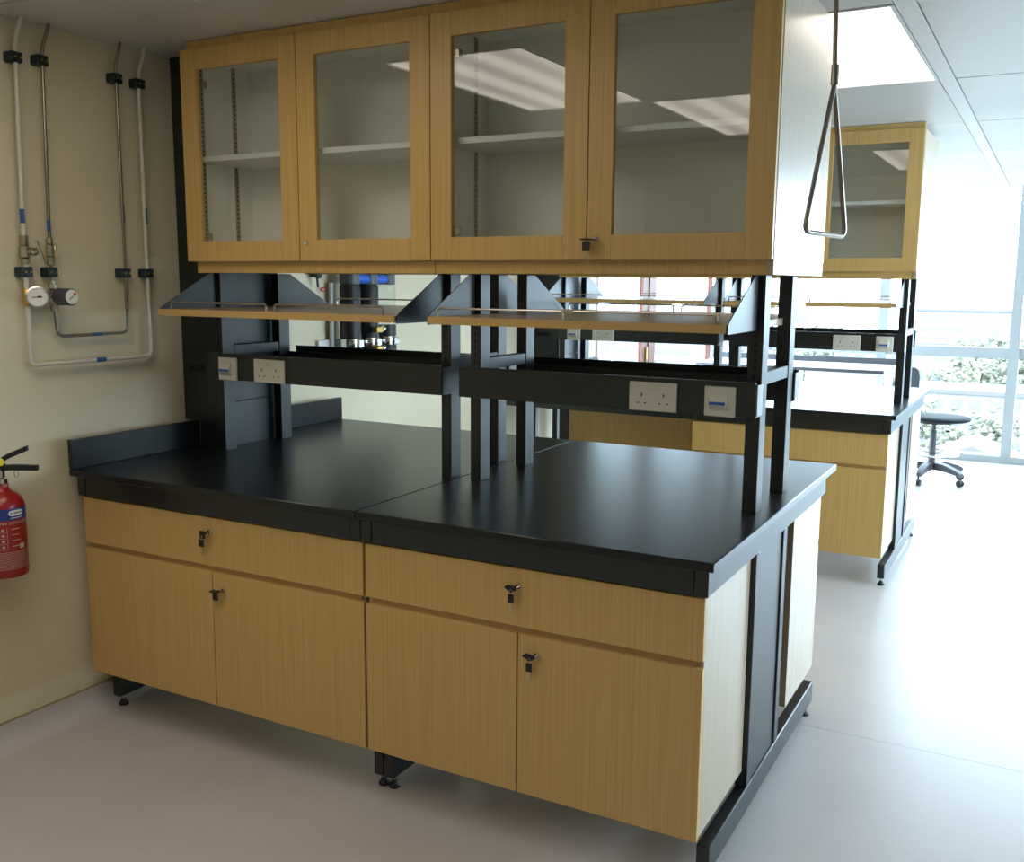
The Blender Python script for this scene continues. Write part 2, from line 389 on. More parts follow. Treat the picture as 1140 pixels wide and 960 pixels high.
def socket(x0, x1, z0, z1, yf, parent):
    s = B(x0, x1, yf-0.009, yf, z0, z1, bev=0.002).build('double_socket', 'white', parent)
    return s
def socket_detail(x0, x1, z0, z1, yf, parent):
    # pin holes and rockers drawn as shallow pieces joined into one part
    h = MB(); w = x1-x0; cz = (z0+z1)/2; yy = yf-0.009
    for c in (x0+w*.27, x0+w*.73):
        h.box(c-.002, c+.002, yy-.0004, yy+.001, cz+.000, cz+.009)
        for q in (-.011, .011): h.box(c+q-.003, c+q+.003, yy-.0004, yy+.001, cz-.020, cz-.0165)
    h.build('pin_holes', 'dark', parent)
    for c in (x0+w*.42, x0+w*.58):
        B(c-.006, c+.006, yy-.003, yy+.001, cz+.015, cz+.027, bev=.001).build('rocker', 'white', parent)
def isolator(x0, x1, z0, z1, yf, parent):
    s = B(x0, x1, yf-0.009, yf, z0, z1, bev=0.002).build('isolator_plate', 'white', parent)
    w = x1-x0; h = z1-z0; yy = yf-.009; xa, xb = x0+.2*w, x0+.74*w; zc = (z0+z1)/2
    return s, (xa, xb, zc, yy)
def isolator_detail(d, parent):
    xa, xb, zc, yy = d
    MB().prism([(yy+.001, zc+.022), (yy-.004, zc+.020), (yy-.016, zc-.003), (yy-.016, zc-.008), (yy-.004, zc-.022), (yy+.001, zc-.024)], 'x', xa, xb).build('switch_block', 'white', parent)
    B(xa+.001, xb-.001, yy-.0175, yy-.0155, zc-.0075, zc+.0005).build('blue_strip', 'blue', parent)

def reagent_rack(ul, ur, label, sl, sr, rails, sock, iso):
    # ul/ur: x ranges of the left and right uprights; sl/sr shelf ends
    t = thing('reagent_rack', label, 'rack', ((ul[0]+ur[1])/2, YM, ZT), 'black steel reagent racks')
    zt = 1.556
    for (a, b) in (ul, ur):
        for (ya, yb) in ((0.473, 0.533), rng(mir(0.473), mir(0.533))):
            u = B(a, b, ya, yb, ZT, zt, bev=0.0015).build('upright', 'black', t)
            m = MB(); xc = (a+b)/2; yf = ya if ya < YM else yb
            for k in range(9): m.box(xc-.004, xc+.004, yf-.0006, yf+.0006, 1.275+k*.022, 1.289+k*.022)
            m.build('slot_row', 'dark', u)
        B(a+.002, b-.002, 0.535, mir(0.535), 1.255, 1.292, bev=0.0015).build('cross_rail', 'black', t)
        xc = (a+b)/2
        for f in (lambda y: y, mir):
            MB().prism([(f(0.471), 1.408), (f(0.203), 1.408), (f(0.203), 1.430), (f(0.225), 1.444), (f(0.440), 1.555), (f(0.471), 1.555)], 'x', xc-.0015, xc+.0015).build('shelf_bracket', 'black', t)
    for f in (lambda y: y, mir):
        ya, yb = rng(f(0.20), f(0.655))
        s = B(sl, sr, ya, yb, 1.411, 1.432, bev=0.001).build('shelf', 'oak_top', t)
        ya, yb = rng(f(0.1975), f(0.1995))
        B(sl, sr, ya, yb, 1.4105, 1.4325).build('edge_band', 'oak_edge', s)
        for (a, b) in rails:
            y = f(0.214)
            MB().tube([(a, y, 1.430), (a, y, 1.456), (b, y, 1.456), (b, y, 1.430)], 0.003, 8, fillet=0.010).build('guard_rail', 'rail', s)
        ya, yb = rng(f(0.410), f(0.471))
        x0, x1 = ul[0]-(-.015 if ul[0] < .5 else .004), ur[1]+0.004
        tr = MB(); yf, yk = (f(0.410), f(0.470)); e = .003
        tr.box(x0, x1, *rng(yf, f(0.413)), 1.176, 1.268, bev=.0008); tr.box(x0, x1, *rng(yk, f(0.467)), 1.176, 1.250)
        tr.box(x0, x1, *rng(f(0.413), f(0.467)), 1.176, 1.180)
        tk = tr.build('trunking', 'black', t)
        n = 3; L = (x1-x0)/n
        for k in range(n): B(x0+k*L+.004, x0+(k+1)*L-.004, *rng(f(0.4115), f(0.421)), 1.268, 1.2705).build('cover_lip', 'black', tk)
        B(x1, x1+.003, *rng(f(0.414), f(0.466)), 1.180, 1.264).build('end_cap', 'mullion' if ur[1] > 2 else 'black', tk)
        if f(0.0) == 0.0:
            so = socket(sock[0], sock[1], 1.176, 1.258, 0.410, tk)
            socket_detail(sock[0], sock[1], 1.176, 1.258, 0.410, tk)
            pl, d = isolator(iso[0], iso[1], 1.175, 1.257, 0.410, tk)
            isolator_detail(d, tk)
    return t

def wall_cabinet(x0, x1, xm, label, lockx):
    t = thing('wall_cabinet', label, 'cabinet', ((x0+x1)/2, YM, 1.556), 'oak glazed wall cabinets')
    zb, zt, e = 1.595, 2.304, 0.018
    yf, yr = 0.36, mir(0.36)
    c = MB()
    c.box(x0+.001, x0+e, yf, yr, zb, zt)
    c.box(x0+e, x1-e, yf, yr, zb, zb+e); c.box(x0+e, x1-e, yf, yr, zt-e, zt)
    c.box(x0+e, x1-e, YM-.006, YM+.006, zb+e, zt-e); c.box(x1-e, x1-.0185, yf, yr, zb, zt) if False else None
    c.build('carcass', 'white_in', t)
    if x1 > 2.0:
        B(x1-e, x1, yf, yr, 1.556, zt, bev=.001).build('end_panel', 'oak_end_sheen', t)
    else:
        B(x1-e, x1-.001, yf, yr, zb, zt).build('side_panel', 'white_in', t)
    B(x0+(.022 if x0 < .5 else .001), x1-(.002 if x1 < 2 else e+.001), yf+.005, yf+.023, 1.556, zb-.001).build('pelmet', 'oak', t)
    B(x0+(.022 if x0 < .5 else .001), x1-(.002 if x1 < 2 else e+.001), mir(yf+.023), mir(yf+.005), 1.556, zb-.001).build('pelmet', 'oak', t)
    B(x0+(.022 if x0 < .5 else .0005), x1-(.0005 if x1 < 2 else .004), yf-.008, yf+.012, zt+.001, ZC-.003).build('cornice', 'oak', t)
    B(x0+e+.001, x1-e-.001, yf+.02, YM-.008, 1.937, 1.955, bev=.001).build('shelf', 'wpaint', t)
    B(x0+e+.001, x1-e-.001, YM+.008, mir(yf+.02), 1.937, 1.955, bev=.001).build('shelf', 'wpaint', t)
    for y in (yf+.047, YM-.092):
        s = B(x0+e+.0002, x0+e+.003, y, y+.018, zb+e, zt-e).build('shelf_standard', 'nickel', t)
        m = MB(); z = zb+e+.01
        while z < zt-e-.01: m.box(x0+e+.003, x0+e+.0034, y+.006, y+.012, z, z+.008); z += .016
        m.build('slot_row', 'dark', s)
    for f, front in ((lambda y: y, True), (mir, False)):
        for k, (a, b) in enumerate(((x0, xm), (xm, x1))):
            a += .0015; b -= .0015; fr = .072
            ya, yb = rng(f(0.34), f(0.3585))
            d = MB()
            d.box(a, a+fr, ya, yb, zb, zt, bev=.001); d.box(b-fr, b, ya, yb, zb, zt, bev=.001)
            d.box(a+fr, b-fr, ya, yb, zb, zb+.068); d.box(a+fr, b-fr, ya, yb, zt-.067, zt)
            dr = d.build('door', 'oak', t)
            B(a+fr, b-fr, *rng(f(0.3495), f(0.3535)), zb+.068, zt-.067).build('glass_pane', 'glass', dr)
            if front and k == 0:
                for z in (1.680, 2.19): B(a+fr+.004, a+fr+.020, f(.3545), f(.374), z-.012, z+.012, bev=.002).build('hinge', 'nickel', dr)
            if front and k == 1: lock(lockx, 0.34, 1.652, dr)
    return t

XS, XE = 1.184, 2.197
# ---- near bench
f1 = bench_frame(-0.020, XS-.003, 'black steel frame under the left half of the near bench', False)
f2 = bench_frame(XS, XE+.004, 'black steel frame with a twin post end under the right half of the near bench', True)
c1 = base_cabinet(-0.016+.022*0, XS-.004, 0.580, 'oak base cabinet of the near bench beside the cream wall', lockx=((0.583, 0.748), (0.634, 0.565)))
c2 = base_cabinet(XS+.002, XE-.006, 1.685, 'oak base cabinet of the near bench at the open aisle end, facing the camera', lockx=((1.690, 0.745), (1.745, 0.567)))
c3 = base_cabinet(XS+.002, XE-.006, 1.685, 'oak base cabinet on the far side of the near bench, behind the twin posts', rear=True)
t1 = worktop(0.0, 1.199, 'black worktop over the left half of the near bench, beside the cream wall')
def splash(ya, yb, label):
    return tag(B(0.0, 0.02, ya, yb, ZT, 1.0, bev=0.002).build('end_splash', 'resin'), label, 'splashback', 'black end splashes')
s1 = splash(-0.06, 0.5095, 'black upstand on the near worktop by the wall, in front of the service column')
s2 = splash(0.845, mir(-0.06), 'black upstand on the near worktop by the wall, behind the service column')
t2 = worktop(1.201, 2.226, 'black worktop over the right half of the near bench')
r1 = reagent_rack((0.150, 0.187), (1.143, 1.180), 'black rack with an oak shelf on the near bench beside the service column', .171, 1.158, ((.220, .645), (.680, 1.105)), (.405, .545), (.236, .323))
r2 = reagent_rack((1.253, 1.290), (2.138, 2.178), 'black rack with an oak shelf at the aisle end of the near bench', 1.275, 2.154, ((1.298, 1.699), (1.728, 2.127)), (1.822, 1.963), (2.042, 2.128))
k1 = wall_cabinet(0.1706, 1.193, 0.682, 'oak wall cabinet with two glass doors above the near bench, next to the wall', .712)
k2 = wall_cabinet(1.193, 2.225, 1.709, 'oak wall cabinet with a key, above the aisle end of the near bench', 1.738)
keys(0.583, 0.0, 0.748, 'black keys in the drawer of the near bench cabinet beside the wall', 0)
keys(0.634, 0.0, 0.565, 'black keys in the door of the near bench cabinet beside the wall', 2)
keys(1.690, 0.0, 0.745, 'black keys in the drawer of the near bench cabinet at the aisle end', 1)
keys(1.745, 0.0, 0.567, 'black keys in the door of the near bench cabinet at the aisle end', 1)
keys(1.738, 0.34, 1.652, 'black keys in the glass door of the near wall cabinet', 2)
# ---- service column on the wall
def column(label):
    t = thing('service_column', label, 'column', (0.05, YM, ZT), 'black service columns against the wall')
    B(XW+.001, 0.128, 0.510, 0.842, 1.001, ZC-.001, bev=.001).build('casing', 'black', t)
    B(0.021, 0.128, 0.510, 0.842, ZT, 1.001).build('plinth', 'black', t)
    B(0.128, 0.136, 0.530, 0.783, 1.075, 1.70, bev=.001).build('side_panel', 'black', t)
    B(0.128, 0.136, 0.530, 0.783, ZT, 1.070, bev=.001).build('lower_side_panel', 'black', t)
    B(XW+.012, 0.118, 0.506, 0.510, 1.05, 2.30, bev=.001).build('front_cover', 'black', t)
    B(-0.022, 0.062, 0.503, 0.506, 1.185, 1.212, bev=.0006).build('blank_outlet', 'dark', t)
    return t
col1 = column('black service column against the cream wall at the end of the near bench')
# ---- far bench, the same furniture again with an open knee space at its left half
DY = 2.90
D = (0, DY, 0)
copy_tree(f1, None, D, 'black steel frame under the open left half of the far bench')
copy_tree(f2, None, D, 'black steel frame with a twin post end under the far bench')
copy_tree(c2, None, D, 'oak base cabinet at the aisle end of the far bench, near the stool')
copy_tree(c3, None, D, 'oak base cabinet on the window side of the far bench')
copy_tree(t1, None, D, 'black worktop over the open left half of the far bench')
copy_tree(s1, None, D, 'black upstand on the far bench worktop, in front of its service column')
copy_tree(s2, None, D, 'black upstand on the far bench worktop, behind its service column')
copy_tree(t2, None, D, 'black worktop at the aisle end of the far bench, shining with window light')
copy_tree(r1, None, D, 'black rack on the left half of the far bench, seen through the near rack')
copy_tree(r2, None, D, 'black rack at the aisle end of the far bench')
copy_tree(k1, None, D, 'oak wall cabinet above the far bench next to the wall, mostly hidden')
copy_tree(k2, None, D, 'oak wall cabinet above the aisle end of the far bench')
copy_tree(col1, None, D, 'black service column at the wall end of the far bench')
kp = thing('knee_panel', 'shaded oak back panel in the knee space of the far bench', 'panel', (0.65, DY+.48, .20))
B(0.225, 1.138, DY+0.47, DY+0.488, 0.20, 0.798, bev=.001).build('board', 'oak', kp)
B(0.160, 0.224, DY+0.465, DY+0.49, 0.20, 0.798, bev=.001).build('edge_post', 'black', kp)

# ================================================================== WALL PIPEWORK (left wall)
XP = XW+0.030
def clamp(y, z, parent):
    c = B(XW+.001, XW+.042, y-.020, y+.020, z-.016, z+.016, bev=.003).build('pipe_clamp', 'clamp', parent)
    for q in (-.006, .012): MB().lathe([(.0035, 0), (.0035, .002)], (XW+.042, y+q, z), (1, 0, 0), 8).build('screw', 'screw', c)
def band(p0, p1, r, parent):
    a, b = Vector(p0), Vector(p1); c = (a+b)/2
    MB().tube([c+(a-c)*.8, c+(b-c)*.8], r-.0006, 10).build('blue_label', 'bluelabel', parent)
wp = thing('gas_pipe', 'white pipe looping down the cream wall with a lever valve', 'pipe', (XP, 0.09, 1.25), 'gas pipes on the wall')
MB().tube([(XP+.012, -.118, ZC), (XP+.010, -.122, 2.31), (XP, -.134, 2.26), (XP, -.148, 1.665)], .0075, 12, fillet=.03).build('drop_pipe', 'pvc', wp)
MB().tube([(XP, -.148, 1.585), (XP, -.152, 1.255), (XP, .335, 1.255), (XP, .338, 2.25), (XP+.012, .352, 2.30), (XP+.014, .356, ZC)], .0075, 12, fillet=.025).build('loop_pipe', 'pvc', wp)
for y, z in ((-.137, 2.212), (-.150, 1.553), (.338, 2.212), (.336, 1.553)): clamp(y, z, wp)
v = MB(); v.lathe([(.013, 1.578), (.013, 1.594), (.010, 1.596), (.017, 1.600), (.017, 1.632), (.010, 1.636), (.013, 1.640), (.013, 1.668)], (XP, -.148, 0), (0, 0, 1), 6); v.build('valve_body', 'nickel', wp)
vb = MB().lathe([(.009, .014), (.009, .030), (.013, .031), (.013, .044), (.008, .046), (.006, .058)], (XP, -.148, 1.617), (1, .15, 0), 12).build('valve_stem', 'nickel', wp)
MB().tube([(XP+.062, -.150, 1.652), (XP+.066, -.128, 1.578)], .0055, 8).build('valve_lever', 'steel', wp)
for a, b in (((XP, -.1475, 1.70), (XP, -.147, 1.755)), ((XP, .3375, 1.72), (XP, .3375, 1.79)), ((XP, .09, 1.255), (XP, .14, 1.255))): band(a, b, .0085, wp)
MB().lathe([(.011, 1.445), (.013, 1.449), (.013, 1.497), (.011, 1.50)], (XP, -.151, 0), (0, 0, 1), 10).build('brass_sleeve', 'brass', wp)
sp = thing('gas_pipe', 'thin steel pipe looping down the cream wall inside the white one', 'pipe', (XP, 0.10, 1.33), 'gas pipes on the wall')
MB().tube([(XP+.014, -.020, ZC), (XP+.012, -.022, 2.32), (XP, -.040, 2.26), (XP, -.056, 1.66)], .0055, 10, fillet=.03).build('drop_pipe', 'tube', sp)
MB().tube([(XP, -.056, 1.60), (XP, -.056, 1.50)], .0055, 10).build('link_pipe', 'tube', sp)
MB().tube([(XP, -.053, 1.45), (XP, -.048, 1.343), (XP, .238, 1.343), (XP, .242, 2.26), (XP+.010, .252, 2.31), (XP+.012, .256, ZC)], .0055, 10, fillet=.03).build('loop_pipe', 'tube', sp)
for y, z in ((-.045, 2.219), (-.058, 1.553), (.242, 2.214), (.236, 1.553)): clamp(y, z, sp)
v = MB(); v.lathe([(.008, 1.575), (.012, 1.577), (.012, 1.600), (.008, 1.602), (.013, 1.606), (.013, 1.640), (.008, 1.644), (.011, 1.646), (.011, 1.662)], (XP, -.056, 0), (0, 0, 1), 6); v.build('needle_valve', 'nickel', sp)
B(XP+.010, XP+.018, -.052, -.044, 1.60, 1.645, bev=.001).build('valve_lever', 'chrome', sp)
for a, b in (((XP, -.0555, 1.68), (XP, -.0553, 1.725)), ((XP, .2415, 1.72), (XP, .2415, 1.79)), ((XP, .08, 1.343), (XP, .13, 1.343))): band(a, b, .0063, sp)
rg = thing('gas_regulator', 'pressure regulator with a round dial and dark grey knob on the thin steel pipe', 'regulator', (XP, -.055, 1.45))
MB().lathe([(.010, 1.499), (.013, 1.501), (.013, 1.515), (.008, 1.517), (.008, 1.524)], (XP, -.056, 0), (0, 0, 1), 6).build('inlet_nut', 'nickel', rg)
MB().lathe([(.008, 1.424), (.012, 1.426), (.012, 1.444), (.010, 1.449)], (XP, -.053, 0), (0, 0, 1), 6).build('outlet_nut', 'nickel', rg)
MB().lathe([(.020, -.012), (.026, -.008), (.026, .020), (.022, .026)], (XP, -.055, 1.474), (1, 0, 0), 20).build('body', 'steel', rg)
kn = MB().lathe([(.022, .026), (.028, .030), (.028, .090), (.026, .093)], (XP, -.055, 1.474), (1, 0, 0), 24).build('knob', 'grey', rg)
MB().lathe([(.024, .093), (.024, .0942)], (XP, -.055, 1.474), (1, 0, 0), 24).build('knob_face', 'dial', kn)
MB().lathe([(.0045, .0942), (.0045, .0952)], (XP, -.045, 1.484), (1, 0, 0), 12).build('red_dot', 'redp', kn)
MB().tube([(XP+.0945, -.066, 1.466), (XP+.0945, -.050, 1.477)], .0012, 6).build('pointer_line', 'ext_blue', kn)
gd = Vector((.80, -.58, .05)).normalized(); gc = Vector((XP+.035, -.138, 1.474))
ga = MB().lathe([(.028, -.016), (.033, -.014), (.0345, 0), (.0345, .005), (.030, .006), (.030, .0035)], gc, gd, 32).build('gauge', 'steel', rg)
MB().lathe([(.0295, .0036), (.0295, .0044)], gc, gd, 32).build('dial', 'dial', ga)
side = gd.cross(Vector((0, 0, 1))).normalized()
p = gc+gd*.006
MB().tube([p-side*.014+Vector((0, 0, .001)), p+side*.017+Vector((0, 0, -.001))], .0012, 6).build('needle', 'dark', ga)
MB().tube([p-side*.012+Vector((0, 0, .001)), p+side*.0], .0026, 6).build('needle_tail', 'dark', ga)
tk = MB()
for k in range(11):
    a = math.radians(-45+k*27); q = gc+gd*.0046+(side*math.cos(a)+Vector((0, 0, 1))*math.sin(a))*.023
    q2 = gc+gd*.0046+(side*math.cos(a)+Vector((0, 0, 1))*math.sin(a))*.027
    tk.tube([q, q2], .0006, 4)
tk.build('tick_marks', 'grey', ga)
MB().tube([(XP, -.079, 1.474), (XP+.018, -.118, 1.474)], .009, 10).build('gauge_stub', 'nickel', rg)

# ================================================================== FIRE EXTINGUISHER
EX, EY, ER = 0.022, -0.322, 0.066
fe = thing('fire_extinguisher', 'small red fire extinguisher hanging on the cream wall', 'extinguisher', (EX, EY, 0.605))
MB().lathe([(ER-.012, .606), (ER-.003, .610), (ER, .622), (ER, .828), (ER-.004, .845), (ER-.016, .864), (ER-.034, .876), (.024, .884), (.022, .900)], (EX, EY, 0), (0, 0, 1), 40).build('cylinder', 'red', fe)
MB().lathe([(.018, .900), (.022, .902), (.022, .916), (.016, .920), (.016, .945)], (EX, EY, 0), (0, 0, 1), 20).build('neck_collar', 'chrome', fe)
hd = Vector((.75, .45, 0)).normalized()
def lever(z0, z1, l0, l1, w, th, name):
    s = Vector((-hd.y, hd.x, 0)); m = MB(); pts = []
    a = Vector((EX, EY, z0))+hd*l0; b = Vector((EX, EY, z1))+hd*l1
    v = []
    for q, ww in ((a, w), (a*.5+b*.5+Vector((0, 0, .004)), w), (b, w*.7)):
        v.append([m.bm.verts.new(q+s*sx*ww+Vector((0, 0, sz*th))) for sx, sz in ((-1, -1), (1, -1), (1, 1), (-1, 1))])
    for A, Bq in zip(v, v[1:]):
        for k in range(4): m.bm.faces.new([A[k], A[(k+1) % 4], Bq[(k+1) % 4], Bq[k]])
    m.bm.faces.new(v[0]); m.bm.faces.new(v[-1][::-1])
    return m.build(name, 'rubber', fe)
lever(.946, .950, -.03, .118, .012, .008, 'carry_handle')
lever(.958, 1.012, -.02, .090, .012, .008, 'squeeze_lever')
MB().lathe([(.017, .945), (.019, .948), (.019, .962), (.014, .966)], (EX, EY, 0), (0, 0, 1), 16).build('valve_head', 'rubber', fe)
MB().lathe([(.013, 0), (.013, .012), (.010, .014)], (EX+.022, EY-.012, .972), (.8, -.5, .1), 16).build('safety_seal', 'yellow', fe)
ring = [Vector((EX, EY, .932))+hd*(.052+.007*math.cos(a))+Vector((0, 0, .012*math.sin(a))) for a in [2*PI*k/14 for k in range(14)]]
MB().tube(ring, .0013, 6, closed=True).build('pin_ring', 'steel', fe)
B(XW+.001, EX-ER+.002, EY-.02, EY+.02, .80, .90).build('wall_hook', 'steel', fe)
def arc(r, a0, a1, z0, z1, name, m, parent, n=14):
    mb = MB(); a = [a0+(a1-a0)*k/n for k in range(n+1)]
    lo = [mb.bm.verts.new((EX+r*math.cos(t), EY+r*math.sin(t), z0)) for t in a]; hi = [mb.bm.verts.new((EX+r*math.cos(t), EY+r*math.sin(t), z1)) for t in a]
    for k in range(n): mb.bm.faces.new([lo[k], lo[k+1], hi[k+1], hi[k]])
    return mb.build(name, m, parent)
lb = arc(ER+.0006, -1.5, 1.1, .793, .829, 'blue_label_band', 'ext_blue', fe, 24)
# label oval with its lettering, a header and small print wrapped round the cylinder
def oval(r, ac, zc, ha, hz, name, m, parent):
    mb = MB(); n = 16; lo = []; hi = []
    for k in range(n+1):
        q = -1+2*k/n; zz = hz*max(0.02, (1-abs(q)**5))**.5; aa = ac+ha*q
        lo.append(mb.bm.verts.new((EX+r*math.cos(aa), EY+r*math.sin(aa), zc-zz))); hi.append(mb.bm.verts.new((EX+r*math.cos(aa), EY+r*math.sin(aa), zc+zz)))
    for k in range(n): mb.bm.faces.new([lo[k], lo[k+1], hi[k+1], hi[k]])
    return mb.build(name, m, parent)
oval(ER+.0012, .02, .815, .36, .0085, 'logo_oval', 'printw', fe)
def wrap_text(txt, size, ac, z, r, m, parent, name):
    cu = bpy.data.curves.new('text', 'FONT'); cu.body = txt; cu.size = size; cu.align_x = 'CENTER'; cu.resolution_u = 2
    ob = bpy.data.objects.new('text_tmp', cu); C.objects.link(ob)
    dg = bpy.context.evaluated_depsgraph_get(); me = bpy.data.meshes.new_from_object(ob.evaluated_get(dg))
    bpy.data.objects.remove(ob); mb = MB(); mb.bm.from_mesh(me); bpy.data.meshes.remove(me)
    for v in mb.bm.verts:
        a = ac+v.co.x/r; v.co = Vector((EX+r*math.cos(a), EY+r*math.sin(a), z+v.co.y))
    mb.build(name, m, parent)
wrap_text('FIRE  EXTINGUISHER', .0105, .0, .781, ER+.0014, 'print', fe, 'header_lettering')
sm = MB()
def sarc(a0, a1, z0, z1, n=5):
    r = ER+.001; a = [a0+(a1-a0)*k/n for k in range(n+1)]
    lo = [sm.bm.verts.new((EX+r*math.cos(t), EY+r*math.sin(t), z0)) for t in a]; hi = [sm.bm.verts.new((EX+r*math.cos(t), EY+r*math.sin(t), z1)) for t in a]
    for k in range(n): sm.bm.faces.new([lo[k], lo[k+1], hi[k+1], hi[k]])
for k, z in enumerate((.760, .742, .724, .706)):          # pictogram boxes with a line of words each
    for a in (-.80, -.45): sarc(a, a+.014, z-.004, z+.012, 1)
    sarc(-.80, -.44, z-.0045, z-.0035, 3); sarc(-.68, -.56, z+.001, z+.008, 2)
    sarc(-.25, .15-.08*(k % 2), z+.004, z+.006, 4)
sarc(.10, .36, .700, .716, 3)
for k in range(13): sarc(-.85, .75-.25*((k*7) % 5)/5, .692-k*.0045, .6932-k*.0045, 9)
sm.build('small_print', 'print', fe)
lg_ = MB()
for k in range(7):                                        # the logo's blue letter strokes, too small to read
    a = -.26+k*.085; r = ER+.0018; h = .0042 if k in (1, 3) else .003
    v4 = [lg_.bm.verts.new((EX+r*math.cos(q), EY+r*math.sin(q), z)) for q, z in ((a, .815-.003), (a+.05, .815-.003), (a+.05, .815+h), (a, .815+h))]
    lg_.bm.faces.new(v4)
lg_.build('logo_strokes', 'ext_blue', fe)
oval(ER+.0018, .02, .800, .30, .0012, 'logo_underline', 'printw', fe)

# ================================================================== PULL ROD (emergency shower)
pr = thing('shower_pull_handle', 'steel pull rod with a triangular handle hanging from the ceiling', 'handle', (2.393, 0.10, 1.64))
A1, A2, AP, TP = Vector((2.377, 0.0, 1.646)), Vector((2.426, 0.20, 1.642)), Vector((2.404, 0.10, 1.975)), Vector((2.391, 0.10, ZC+.004))
MB().tube([AP+(A2-AP)*.02, A1, A2, AP+(A1-AP)*.02], .0058, 10, fillet=.028).build('triangle', 'tube', pr)
MB().tube([AP-Vector((0, 0, .012)), AP+Vector((0, 0, .03))], .0085, 10).build('coupling', 'tube', pr)
MB().tube([AP, TP], .0052, 10).build('rod', 'tube', pr)

# ================================================================== WATER FILTERS on the wall between the benches
wf = thing('water_filter_set', 'dark water filter cylinders with blue caps on the wall behind the near bench', 'water filter', (0.0, 1.55, 1.18))
br = B(XW+.001, XW+.02, 1.29, 1.80, 1.225, 1.262, bev=.002).build('bracket', 'wpaint', wf)
for y, m in ((1.425, 'rubber'), (1.562, 'rubber'), (1.70, 'clear')):
    h = MB().lathe([(.040, 1.17), (.048, 1.19), (.048, 1.50), (.042, 1.512)], (.035, y, 0), (0, 0, 1), 24).build('housing', m, wf)
    MB().lathe([(.0495, 1.228), (.051, 1.232), (.051, 1.262), (.0495, 1.266)], (.035, y, 0), (0, 0, 1), 24).build('clamp_ring', 'chrome', h)
    MB().lathe([(.043, 1.512), (.046, 1.515), (.046, 1.575), (.036, 1.580)], (.035, y, 0), (0, 0, 1), 24).build('head', 'grey', wf)
    B(.078, .098, y-.018, y+.018, 1.228, 1.264, bev=.003).build('clamp_bolt', 'chrome', h)
for y in (1.49, 1.63): MB().lathe([(.019, -.045), (.022, -.040), (.022, .040), (.019, .045)], (.05, y, 1.538), (0, 1, 0), 14).build('blue_coupling', 'blue', wf)
MB().lathe([(.049, 1.17), (.0495, 1.225)], (.035, 1.70, 0), (0, 0, 1), 24).build('lower_cup', 'rubber', wf)
MB().lathe([(.049, 1.268), (.0495, 1.32)], (.035, 1.70, 0), (0, 0, 1), 24).build('cup_band', 'rubber', wf)
for z in (1.305, 1.215): B(.085, .115, 1.52, 1.57, z-.014, z+.014, bev=.004).build('brass_tee', 'brass', wf); 
for z in (1.305, 1.215): MB().lathe([(.010, 0), (.014, .004), (.014, .02), (.008, .028)], (.100, 1.57, z), (0, 1, .2), 10).build('tap', 'chrome', wf)
MB().tube([(XW+.03, 1.372, 1.20), (XW+.03, 1.372, 1.52)], .011, 10).build('drain_tube', 'wpaint', wf)
gt = thing('gas_tap', 'small black gas tap on the wall above the rear splash', 'tap', (XW, 1.27, 1.52))
MB().lathe([(.012, 0), (.012, .03), (.018, .032), (.018, .05)], (XW+.001, 1.27, 1.556), (1, 0, 0), 12).build('body', 'rubber', gt)
MB().tube([(XW+.035, 1.27, 1.556), (XW+.035, 1.275, 1.50)], .005, 8).build('spout', 'rubber', gt)
MB().tube([(XW+.02, 1.33+.018*math.cos(a), 1.49+.008*math.sin(a)) for a in [2*PI*k/12 for k in range(12)]], .003, 6, closed=True).build('red_tag', 'redp', gt)

# ================================================================== STOOL by the window
SX, SY = 2.10, 6.03
st = thing('lab_stool', 'charcoal swivel lab chair with a foot ring by the windows', 'chair', (SX, SY, 0))
seat = MB().lathe([(.12, .478), (.20, .483), (.222, .492), (.226, .504), (.215, .514), (.15, .519), (.02, .519)], (SX+.035, SY, 0), (0, 0, 1), 28).build('seat', 'stool', st)
MB().lathe([(.07, .460), (.14, .466), (.14, .478)], (SX, SY, 0), (0, 0, 1), 16).build('seat_plate', 'rubber', st)
MB().lathe([(.026, .12), (.026, .40), (.022, .405), (.016, .406), (.016, .460)], (SX, SY, 0), (0, 0, 1), 16).build('gas_column', 'grey', st)
MB().tube([(SX+.19*math.cos(a), SY+.19*math.sin(a), .225) for a in [2*PI*k/28 for k in range(28)]], .009, 8, closed=True).build('foot_ring', 'chrome', st)
for k in range(3):
    a = k*2*PI/3+.4; MB().tube([(SX+.026*math.cos(a), SY+.026*math.sin(a), .20), (SX+.185*math.cos(a), SY+.185*math.sin(a), .225)], .007, 8).build('ring_spoke', 'chrome', st)
for k in range(5):
    a = k*2*PI/5-.55; ca, sa = math.cos(a), math.sin(a)
    m = MB(); rows = []
    for d, z, w, h in ((.0, .13, .032, .030), (.12, .125, .028, .026), (.22, .105, .024, .020), (.27, .088, .020, .014)):
        rows.append([m.bm.verts.new((SX+ca*d-sa*q*w, SY+sa*d+ca*q*w, z+zz*h)) for q, zz in ((-1, -1), (1, -1), (1, 1), (-1, 1))])
    for A, Bq in zip(rows, rows[1:]):
        for q in range(4): m.bm.faces.new([A[q], A[(q+1) % 4], Bq[(q+1) % 4], Bq[q]])
    m.bm.faces.new(rows[0]); m.bm.faces.new(rows[-1][::-1])
    lg = m.build('base_leg', 'grey', st)
    MB().tube([(SX+ca*.262, SY+sa*.262, .080), (SX+ca*.262, SY+sa*.262, .048)], .007, 8).build('castor_stem', 'rubber', lg)
    for q in (-1, 1): MB().lathe([(.010, 0), (.025, .002), (.025, .016), (.010, .018)], (SX+ca*.262-sa*(q*.012-.009), SY+sa*.262+ca*(q*.012-.009), .025), (-sa, ca, 0), 16).build('castor_wheel', 'rubber', lg)
